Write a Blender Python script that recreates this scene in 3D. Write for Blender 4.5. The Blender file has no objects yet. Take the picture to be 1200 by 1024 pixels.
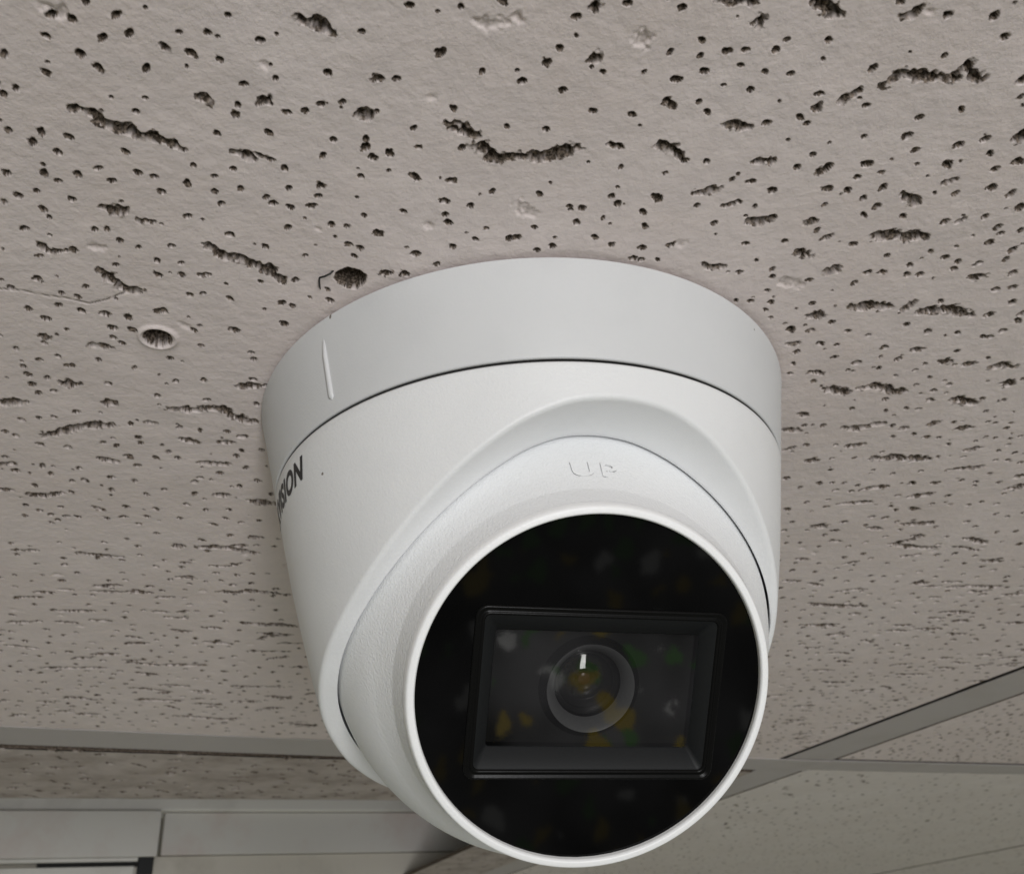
import bpy, math, numpy as np
from mathutils import Matrix, Vector

sc = bpy.context.scene
col = sc.collection
ZC = 2.40                     # height of the ceiling face above the floor (m)
U = 0.055                     # radius of the camera's mounting base (m); the unit its shapes are given in
MM = 0.001

# ------------------------------------------------------------------ camera
cd_ = bpy.data.cameras.new('camera')
cam = bpy.data.objects.new('camera', cd_); col.objects.link(cam)
right = Vector((0.99704, 0.03942, -0.06605)); fwd = Vector((0.0, 0.85854, 0.51275))
right = (right - fwd * right.dot(fwd)).normalized(); up = right.cross(fwd)
mw = Matrix((right, up, -fwd)).transposed().to_4x4()
mw.translation = Vector((-2.547 * MM, -172.962 * MM, ZC - 105.744 * MM))
cam.matrix_world = mw
cd_.sensor_fit = 'HORIZONTAL'; cd_.sensor_width = 36.0; cd_.lens = 33.0
cd_.clip_start = 0.005; cd_.clip_end = 50
cd_.dof.use_dof = True; cd_.dof.focus_distance = 0.150; cd_.dof.aperture_fstop = 60
sc.camera = cam

# ------------------------------------------------------------------ light
w = bpy.data.worlds.new('World'); sc.world = w; w.use_nodes = True
wn = w.node_tree; wn.nodes.clear()
wo = wn.nodes.new('ShaderNodeOutputWorld'); wb = wn.nodes.new('ShaderNodeBackground')
wn.links.new(wb.outputs[0], wo.inputs[0])
# dim shop interior all round: grey-brown with scattered coloured goods
wt = wn.nodes.new('ShaderNodeTexCoord')
def wnoise(scale, lo, hi):
    n = wn.nodes.new('ShaderNodeTexNoise'); n.inputs['Scale'].default_value = scale; n.inputs['Detail'].default_value = 2.0
    wn.links.new(wt.outputs['Generated'], n.inputs['Vector'])
    r = wn.nodes.new('ShaderNodeMapRange'); r.inputs['From Min'].default_value = lo; r.inputs['From Max'].default_value = hi
    wn.links.new(n.outputs['Fac'], r.inputs['Value']); return r.outputs['Result']
def wmix(fac, a, b):
    m = wn.nodes.new('ShaderNodeMix'); m.data_type = 'RGBA'; wn.links.new(fac, m.inputs[0])
    for s, v in ((6, a), (7, b)):
        if hasattr(v, 'is_output'): wn.links.new(v, m.inputs[s])
        else: m.inputs[s].default_value = (*v, 1)
    return m.outputs[2]
wc = wmix(wnoise(9.0, 0.36, 0.68), (0.018, 0.018, 0.019), (0.33, 0.324, 0.335))
# shelves of goods: upright cells, a few of them yellow, green or pale
wm = wn.nodes.new('ShaderNodeMapping'); wm.inputs['Scale'].default_value = (1.0, 1.0, 0.5)
wn.links.new(wt.outputs['Generated'], wm.inputs['Vector'])
wd = wn.nodes.new('ShaderNodeTexNoise'); wd.inputs['Scale'].default_value = 40.0
wn.links.new(wm.outputs[0], wd.inputs['Vector'])
wa = wn.nodes.new('ShaderNodeVectorMath'); wa.operation = 'MULTIPLY_ADD'; wa.inputs[1].default_value = (0.03, 0.03, 0.03)
wn.links.new(wd.outputs['Color'], wa.inputs[0]); wn.links.new(wm.outputs[0], wa.inputs[2])
wv = wn.nodes.new('ShaderNodeTexVoronoi'); wv.inputs['Scale'].default_value = 66.0
wn.links.new(wa.outputs[0], wv.inputs['Vector'])
ws = wn.nodes.new('ShaderNodeSeparateColor'); wn.links.new(wv.outputs['Color'], ws.inputs[0])
def wpick(out, thr):
    n = wn.nodes.new('ShaderNodeMath'); n.operation = 'GREATER_THAN'; n.inputs[1].default_value = thr
    wn.links.new(ws.outputs[out], n.inputs[0]); return n.outputs[0]
wc = wmix(wpick(0, 0.925), wc, (0.60, 0.45, 0.10))
wc = wmix(wpick(1, 0.945), wc, (0.16, 0.36, 0.12))
wc = wmix(wpick(2, 0.97), wc, (0.95, 0.95, 0.92))
wn.links.new(wc, wb.inputs['Color']); wb.inputs['Strength'].default_value = 1.0

def area(name, loc, target, size, size_y, power, color):
    l = bpy.data.lights.new(name, 'AREA'); l.shape = 'RECTANGLE'; l.size = size; l.size_y = size_y
    l.energy = power; l.color = color
    o = bpy.data.objects.new(name, l); col.objects.link(o)
    o.location = loc; d = Vector(target) - Vector(loc)
    o.rotation_euler = d.to_track_quat('-Z', 'Y').to_euler()
    return o
area('shop_window_light', (0.30, -0.97, ZC - 0.33), (0, 0, ZC - 0.05), 0.15, 0.60, 7.4, (0.985, 0.985, 1.0))

vs = sc.view_settings
vs.view_transform = 'Standard'; vs.look = 'None'; vs.exposure = -0.05; vs.gamma = 1.0
sc.render.engine = 'CYCLES'
sc.cycles.use_denoising = True
sc.cycles.max_bounces = 8

# ------------------------------------------------------------------ helpers
def link(name, me, mat=None, parent=None, loc=None):
    o = bpy.data.objects.new(name, me); col.objects.link(o)
    if mat is not None and me is not None: me.materials.append(mat)
    if parent is not None: o.parent = parent
    if loc is not None: o.location = loc
    return o

def mesh(name, V, F, smooth=True):
    me = bpy.data.meshes.new(name)
    me.from_pydata([tuple(map(float, v)) for v in V], [], [tuple(map(int, f)) for f in F])
    me.validate(); me.update()
    if smooth: me.polygons.foreach_set('use_smooth', [True] * len(me.polygons))
    return me

def tag(o, label=None, cat=None, group=None, kind=None):
    for k, v in (('label', label), ('category', cat), ('group', group), ('kind', kind)):
        if v: o[k] = v
    return o

def quads_mesh(name, co, quads, smooth=True):
    """fast mesh from numpy arrays (co: n x 3, quads: m x 4)"""
    me = bpy.data.meshes.new(name)
    nv, nf = len(co), len(quads)
    me.vertices.add(nv); me.vertices.foreach_set('co', np.ascontiguousarray(co, dtype=np.float32).ravel())
    me.loops.add(nf * 4); me.loops.foreach_set('vertex_index', np.ascontiguousarray(quads, dtype=np.int32).ravel())
    me.polygons.add(nf); me.polygons.foreach_set('loop_start', np.arange(0, nf * 4, 4, dtype=np.int32))
    me.update(calc_edges=True)
    me.polygons.foreach_set('use_smooth', np.full(nf, smooth, dtype=bool))
    return me

def loft(rings, closed_u=True, cap0=False, cap1=False, flip=False):
    """rings: list of (n x 3) arrays -> verts, faces"""
    n = len(rings[0]); V = np.vstack(rings); F = []
    for i in range(len(rings) - 1):
        for j in range(n if closed_u else n - 1):
            a, b = i * n + j, i * n + (j + 1) % n
            q = (a, b, b + n, a + n)
            F.append(q[::-1] if flip else q)
    if cap0: F.append(tuple(range(n)) if flip else tuple(range(n))[::-1])
    if cap1:
        k = (len(rings) - 1) * n
        F.append(tuple(range(k, k + n))[::-1] if flip else tuple(range(k, k + n)))
    return V, F

def fillet(pts, rad, n=5):
    """round the corners of an open polyline; rad per point"""
    out = []
    P = [np.array(p, float) for p in pts]
    for i, p in enumerate(P):
        r = rad[i]
        if i in (0, len(P) - 1) or r <= 0: out.append(p); continue
        a = P[i - 1] - p; b = P[i + 1] - p
        la, lb = np.linalg.norm(a), np.linalg.norm(b)
        k = min(r, la * .45, lb * .45)
        s, e = p + a / la * k, p + b / lb * k
        for t in np.linspace(0, 1, n):
            out.append((1 - t) ** 2 * s + 2 * t * (1 - t) * p + t * t * e)
    return np.array(out)

# ---- materials
def new_mat(name):
    m = bpy.data.materials.new(name); m.use_nodes = True
    nt = m.node_tree; b = nt.nodes['Principled BSDF']
    return m, nt, b
def nd(nt, kind, **kw):
    n = nt.nodes.new('ShaderNode' + kind)
    for k, v in kw.items():
        if k in n.inputs: n.inputs[k].default_value = v
        else: setattr(n, k, v)
    return n
def coords(nt): return nt.nodes.new('ShaderNodeTexCoord').outputs['Object']
def noise(nt, co, scale, detail=3, rough=0.55):
    n = nd(nt, 'TexNoise'); n.inputs['Scale'].default_value = scale
    n.inputs['Detail'].default_value = detail; n.inputs['Roughness'].default_value = rough
    nt.links.new(co, n.inputs['Vector']); return n.outputs['Fac']
def ramp(nt, fac, stops):
    r = nd(nt, 'ValToRGB'); e = r.color_ramp.elements
    while len(e) < len(stops): e.new(0.5)
    for el, (p, c) in zip(e, stops):
        el.position = p; el.color = (c if len(c) == 4 else (*c, 1)) if hasattr(c, '__len__') else (c, c, c, 1)
    nt.links.new(fac, r.inputs[0]); return r.outputs['Color']
def mixc(nt, fac, a, b, blend='MIX'):
    m = nd(nt, 'Mix', data_type='RGBA', blend_type=blend)
    for s, v in ((0, fac), (6, a), (7, b)):
        if hasattr(v, 'is_output'): nt.links.new(v, m.inputs[s])
        else: m.inputs[s].default_value = v if s == 0 else (*v, 1) if len(v) == 3 else v
    return m.outputs[2]
def bump(nt, b, h, dist, strength=1.0, prev=None):
    n = nd(nt, 'Bump'); n.inputs['Distance'].default_value = dist; n.inputs['Strength'].default_value = strength
    nt.links.new(h, n.inputs['Height'])
    if prev is not None: nt.links.new(prev, n.inputs['Normal'])
    nt.links.new(n.outputs[0], b.inputs['Normal']); return n.outputs[0]

def plastic(name, color, rough, grain_scale, grain_dist, dirt=0.0, spec=0.4, specks=True):
    m, nt, b = new_mat(name); co = coords(nt)
    f = noise(nt, co, 28, 5, 0.6)
    c = mixc(nt, ramp(nt, f, [(0.42, 0.0), (0.75, 1.0)]), color, tuple(x * (0.95 - dirt) for x in color))
    sp = noise(nt, co, 420, 1, 0.4)                       # sparse dirt specks
    if specks: c = mixc(nt, ramp(nt, sp, [(0.81, 0.0), (0.83, 1.0)]), c, (0.18, 0.16, 0.14))
    nt.links.new(c, b.inputs['Base Color'])
    b.inputs['Roughness'].default_value = rough; b.inputs['Specular IOR Level'].default_value = spec
    n1 = bump(nt, b, noise(nt, co, grain_scale, 2, 0.5), grain_dist)
    bump(nt, b, noise(nt, co, 60, 2, 0.5), 0.00002, 1.0, n1)
    return m

M = {}
M['shell'] = plastic('white_shell_plastic', (0.80, 0.807, 0.812), 0.42, 2200, 0.00005, 0.03)
M['base'] = plastic('shaded_base_plastic', (0.655, 0.662, 0.668), 0.45, 2400, 0.00003, 0.03)  # greyer than the shell: weaker light near the ceiling put into the colour
M['ball'] = plastic('white_textured_plastic', (0.86, 0.87, 0.88), 0.50, 2300, 0.00013, 0.01, 0.4, False)
M['rim'] = plastic('white_rim_plastic', (0.93, 0.935, 0.94), 0.40, 1500, 0.00004, 0.0, 0.4, False)

def simple(name, color, rough, spec=0.5, metal=0.0, grain=None):
    m, nt, b = new_mat(name)
    b.inputs['Roughness'].default_value = rough; b.inputs['Specular IOR Level'].default_value = spec
    b.inputs['Metallic'].default_value = metal
    co = coords(nt); f = noise(nt, co, grain[0] if grain else 300, 3)
    c = mixc(nt, f, tuple(x * 0.85 for x in color), tuple(min(1, x * 1.15) for x in color))
    nt.links.new(c, b.inputs['Base Color'])
    if grain: bump(nt, b, f, grain[1])
    return m
M['ink'] = simple('black_ink', (0.012, 0.012, 0.014), 0.45)
M['gloss'] = simple('black_gloss_panel', (0.003, 0.003, 0.003), 0.04, 0.11)
M['frame'] = simple('black_frame_plastic', (0.004, 0.004, 0.004), 0.26, 0.12, 0, (2500, 0.00001))
M['slope'] = simple('dark_grey_satin', (0.012, 0.013, 0.014), 0.45, 0.25, 0, (3000, 0.00001))
M['bay'] = simple('lens_bay_dark', (0.008, 0.008, 0.008), 0.6, 0.15, 0, (1500, 0.00002))
M['ring'] = simple('lens_ring_grey', (0.11, 0.11, 0.115), 0.42, 0.4, 0.0, (3000, 0.00001))
M['lens'] = simple('lens_glass_dark', (0.003, 0.003, 0.004), 0.02, 0.6)
M['iris'] = simple('lens_core_red', (0.05, 0.014, 0.016), 0.25, 0.5)
M['wire'] = simple('black_wire', (0.012, 0.011, 0.010), 0.5)
M['gap'] = simple('dark_slot', (0.010, 0.010, 0.010), 0.8)
def clear_glass():
    m, nt, b = new_mat('clear_window_glass')
    out = nt.nodes['Material Output']
    tr = nd(nt, 'BsdfTransparent'); tr.inputs[0].default_value = (0.72, 0.72, 0.70, 1)
    gl = nd(nt, 'BsdfGlossy'); gl.inputs['Roughness'].default_value = 0.03
    fr = nd(nt, 'Fresnel', IOR=1.66); mx = nd(nt, 'MixShader')
    nt.links.new(fr.outputs[0], mx.inputs[0]); nt.links.new(tr.outputs[0], mx.inputs[1]); nt.links.new(gl.outputs[0], mx.inputs[2])
    nt.links.new(mx.outputs[0], out.inputs['Surface']); return m
M['glass'] = clear_glass()

def tile_mat(name, base, stain=0.0):
    m, nt, b = new_mat(name); co = coords(nt)
    big = noise(nt, co, 22, 4, 0.6); mid = noise(nt, co, 160, 4, 0.6); fine = noise(nt, co, 1500, 3, 0.6)
    c = mixc(nt, ramp(nt, big, [(0.35, 0.0), (0.7, 1.0)]), base, tuple(x * k for x, k in zip(base, (0.90, 0.88, 0.86))))
    c = mixc(nt, ramp(nt, mid, [(0.35, 0.0), (0.75, 1.0)]), c, tuple(x * 0.88 for x in base))
    c = mixc(nt, ramp(nt, noise(nt, co, 900, 2, .6), [(0.60, 0.0), (0.80, .45)]), c, tuple(x * 0.66 for x in base))
    if stain > 0:
        st = noise(nt, co, 45, 6, 0.65)
        c = mixc(nt, ramp(nt, st, [(0.42, 0.0), (0.66, stain)]), c, (0.20, 0.16, 0.13))
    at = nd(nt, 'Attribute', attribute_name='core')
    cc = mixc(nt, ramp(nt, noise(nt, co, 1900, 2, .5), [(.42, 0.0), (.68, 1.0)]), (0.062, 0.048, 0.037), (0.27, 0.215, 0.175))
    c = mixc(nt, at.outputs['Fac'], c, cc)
    nt.links.new(c, b.inputs['Base Color'])
    b.inputs['Roughness'].default_value = 0.85; b.inputs['Specular IOR Level'].default_value = 0.15
    n1 = bump(nt, b, fine, 0.00009, 0.6)
    bump(nt, b, noise(nt, co, 480, 3, 0.6), 0.00034, 0.6, n1)
    return m
TILE = (0.81, 0.725, 0.705)
M['tile'] = tile_mat('mineral_fibre_tile', TILE)
M['tile_dirty'] = tile_mat('mineral_fibre_tile_stained', (0.56, 0.50, 0.47), 0.5)
M['tile_far'] = tile_mat('mineral_fibre_tile_plain', (0.81, 0.76, 0.73))
def paint(name, color, rough=0.55, dirt=(0.3, 0.27, 0.23), amount=0.5):
    m, nt, b = new_mat(name); co = coords(nt)
    f = noise(nt, co, 18, 5, 0.65)
    c = mixc(nt, ramp(nt, f, [(0.5, 0.0), (0.8, amount)]), color, dirt)
    nt.links.new(c, b.inputs['Base Color']); b.inputs['Roughness'].default_value = rough
    bump(nt, b, noise(nt, co, 700, 3), 0.00008); return m
M['tee'] = paint('tee_bar_paint', (0.47, 0.435, 0.425), 0.5)
M['white_trim'] = paint('white_trim_paint', (0.76, 0.74, 0.70), 0.5, (0.42, 0.40, 0.36))
M['white_panel'] = paint('white_panel_paint', (0.70, 0.68, 0.645), 0.5, (0.55, 0.385, 0.35))
M['beige'] = paint('beige_board_paint', (0.66, 0.62, 0.55), 0.6)
M['plenum'] = paint('plenum_board', (0.10, 0.09, 0.08), 0.9)

# ------------------------------------------------------------------ ceiling (the setting)
AL = 0.43322542610948556
CD = np.array([math.cos(AL), math.sin(AL)]); MD = np.array([-math.sin(AL), math.cos(AL)])
CORNER = np.array([136.2, 376.8])                       # mm, corner of the near tile
def to_xy(c, m): return CORNER[0] + c * CD[0] + m * MD[0], CORNER[1] + c * CD[1] + m * MD[1]
def to_cm(x, y): return (x - CORNER[0]) * CD[0] + (y - CORNER[1]) * CD[1], (x - CORNER[0]) * MD[0] + (y - CORNER[1]) * MD[1]

rng = np.random.default_rng(11)
TAB = rng.random((256, 256))
def vnoise(x, y):
    x = np.asarray(x, float); y = np.asarray(y, float)
    ix = np.floor(x).astype(int); iy = np.floor(y).astype(int); fx = x - ix; fy = y - iy
    fx = fx * fx * (3 - 2 * fx); fy = fy * fy * (3 - 2 * fy)
    g = lambda i, j: TAB[i & 255, j & 255]
    return (g(ix, iy) * (1 - fx) * (1 - fy) + g(ix + 1, iy) * fx * (1 - fy) + g(ix, iy + 1) * (1 - fx) * fy + g(ix + 1, iy + 1) * fx * fy)
def sstep(a, b, x):
    t = np.clip((x - a) / (b - a), 0, 1); return t * t * (3 - 2 * t)

def pit(X, Y, feat, es=.15):
    """feat: ('h', x, y, r) hole or ('f', hw, pts) fissure, ('d', x, y, r) drilled hole -> height (mm, up), core 0..1"""
    n = (vnoise(X / .42 + 17, Y / .42) - .5) * 2; n2 = (vnoise(X / .95 + 5, Y / .95 + 40) - .5) * 2
    n3 = (vnoise(X / .27 + 31, Y / .27 + 7) - .5) * 2
    if feat[0] == 'h':
        _, x, y, r = feat; sh = r < 0; r = abs(r)
        a = (x * 12.9898 + y * 78.233) % 3.14; ex = 1 + 0.22 * math.sin(a * 7)
        dx, dy = X - x, Y - y
        u_ = dx * math.cos(a) + dy * math.sin(a); v_ = -dx * math.sin(a) + dy * math.cos(a)
        d = np.hypot(u_ / ex, v_ * ex) - r * (1 + .34 * n2 + .30 * n); dep = .7 + .9 * r
    elif feat[0] == 'f':
        _, r, P = feat; sh = r < 0; r = abs(r)
        best = np.full(X.shape, 1e9); along = np.zeros(X.shape); L = 0
        for p, q in zip(P[:-1], P[1:]):
            e = q - p; l2 = max(e @ e, 1e-9); t = np.clip(((X - p[0]) * e[0] + (Y - p[1]) * e[1]) / l2, 0, 1)
            dd = np.hypot(X - p[0] - t * e[0], Y - p[1] - t * e[1]); k = dd < best
            best = np.where(k, dd, best); along = np.where(k, L + t * math.sqrt(l2), along); L += math.sqrt(l2)
        taper = .55 + .45 * np.clip(np.minimum(along, L - along) / max(.25 * L, .1), 0, 1)
        R = r * taper * (.62 + .75 * vnoise(along / 1.3 + P[0][0], along * 0 + P[0][1]))
        nf = (vnoise(X / .6 + 3, Y / .6 + 77) - .5) * 2
        d = best - R + r * (.50 * nf + .42 * n2); dep = (.8 + .8 * r) * (.40 + 1.0 * vnoise(X / .5, Y / .5 + 3))
    else:
        _, x, y, r = feat; sh = False
        d = np.hypot(X - x, Y - y) - r * (1 + .10 * n2) + .12 * n; dep = 4.0
    if sh:
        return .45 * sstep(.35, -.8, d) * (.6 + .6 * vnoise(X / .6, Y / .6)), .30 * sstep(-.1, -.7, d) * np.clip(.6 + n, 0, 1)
    ed = min(.5, .55 * r + .05) if feat[0] != 'f' else .75 * r + .05
    h = dep * sstep(.06, -ed, d)
    h = h + .30 * n * sstep(-.1, -.6, d) - .03 * np.exp(-((d - .26) / .15) ** 2) * (.5 + n2)
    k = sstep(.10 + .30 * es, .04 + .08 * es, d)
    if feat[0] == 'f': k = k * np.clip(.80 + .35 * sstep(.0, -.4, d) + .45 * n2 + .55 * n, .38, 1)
    return h, k

def tile_surface(a, b, toxy, fw, feats, clamp):
    """height field over grid a (rows) x b (cols). toxy(A,B)->x,y ; fw(feat)->(a0,a1,b0,b1)"""
    A, B = np.meshgrid(a, b, indexing='ij'); X, Y = clamp(*toxy(A, B))
    Hh = .22 * (vnoise(X / 9, Y / 9) - .5) + .06 * (vnoise(X / 2.6, Y / 2.6) - .5) + .03 * (vnoise(X / .9, Y / .9) - .5)
    K = np.zeros(X.shape); P = np.zeros(X.shape)
    for ft in feats:
        a0, a1, b0, b1 = fw(ft)
        i0, i1 = np.searchsorted(a, (a0, a1)); j0, j1 = np.searchsorted(b, (b0, b1))
        if i1 - i0 < 1 or j1 - j0 < 1: continue
        s = (slice(i0, i1), slice(j0, j1))
        h, k = pit(X[s], Y[s], ft, float(min(a[min(i0 + 1, len(a) - 1)] - a[min(i0, len(a) - 2)], 1.2)))
        P[s] = np.where(np.abs(h) > np.abs(P[s]), h, P[s]); K[s] = np.maximum(K[s], k)
    return X, Y, Hh + P, K

def grid_object(name, X, Y, Hh, K, mat, parent, side_quads=None):
    nr, nc = X.shape
    co = np.stack([X.ravel() * MM, Y.ravel() * MM, Hh.ravel() * MM], 1)
    i, j = np.meshgrid(np.arange(nr - 1), np.arange(nc - 1), indexing='ij')
    q = np.stack([i * nc + j, (i + 1) * nc + j, (i + 1) * nc + j + 1, i * nc + j + 1], -1).reshape(-1, 4)
    d1 = co[q[:, 2], :2] - co[q[:, 0], :2]; d2 = co[q[:, 3], :2] - co[q[:, 1], :2]
    q = q[np.abs(d1[:, 0] * d2[:, 1] - d1[:, 1] * d2[:, 0]) > 1e-12]       # drop faces collapsed on the tile's edge
    k = K.ravel()
    if side_quads is not None:
        base = len(co); sv = np.array([v for s in side_quads for v in s], float) * MM
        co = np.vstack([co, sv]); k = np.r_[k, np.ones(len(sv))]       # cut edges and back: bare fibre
        q = np.vstack([q, np.arange(len(sv)).reshape(-1, 4) + base])
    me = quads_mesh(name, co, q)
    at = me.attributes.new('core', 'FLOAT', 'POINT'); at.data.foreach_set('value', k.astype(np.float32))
    return link(name, me, mat, parent)

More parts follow.
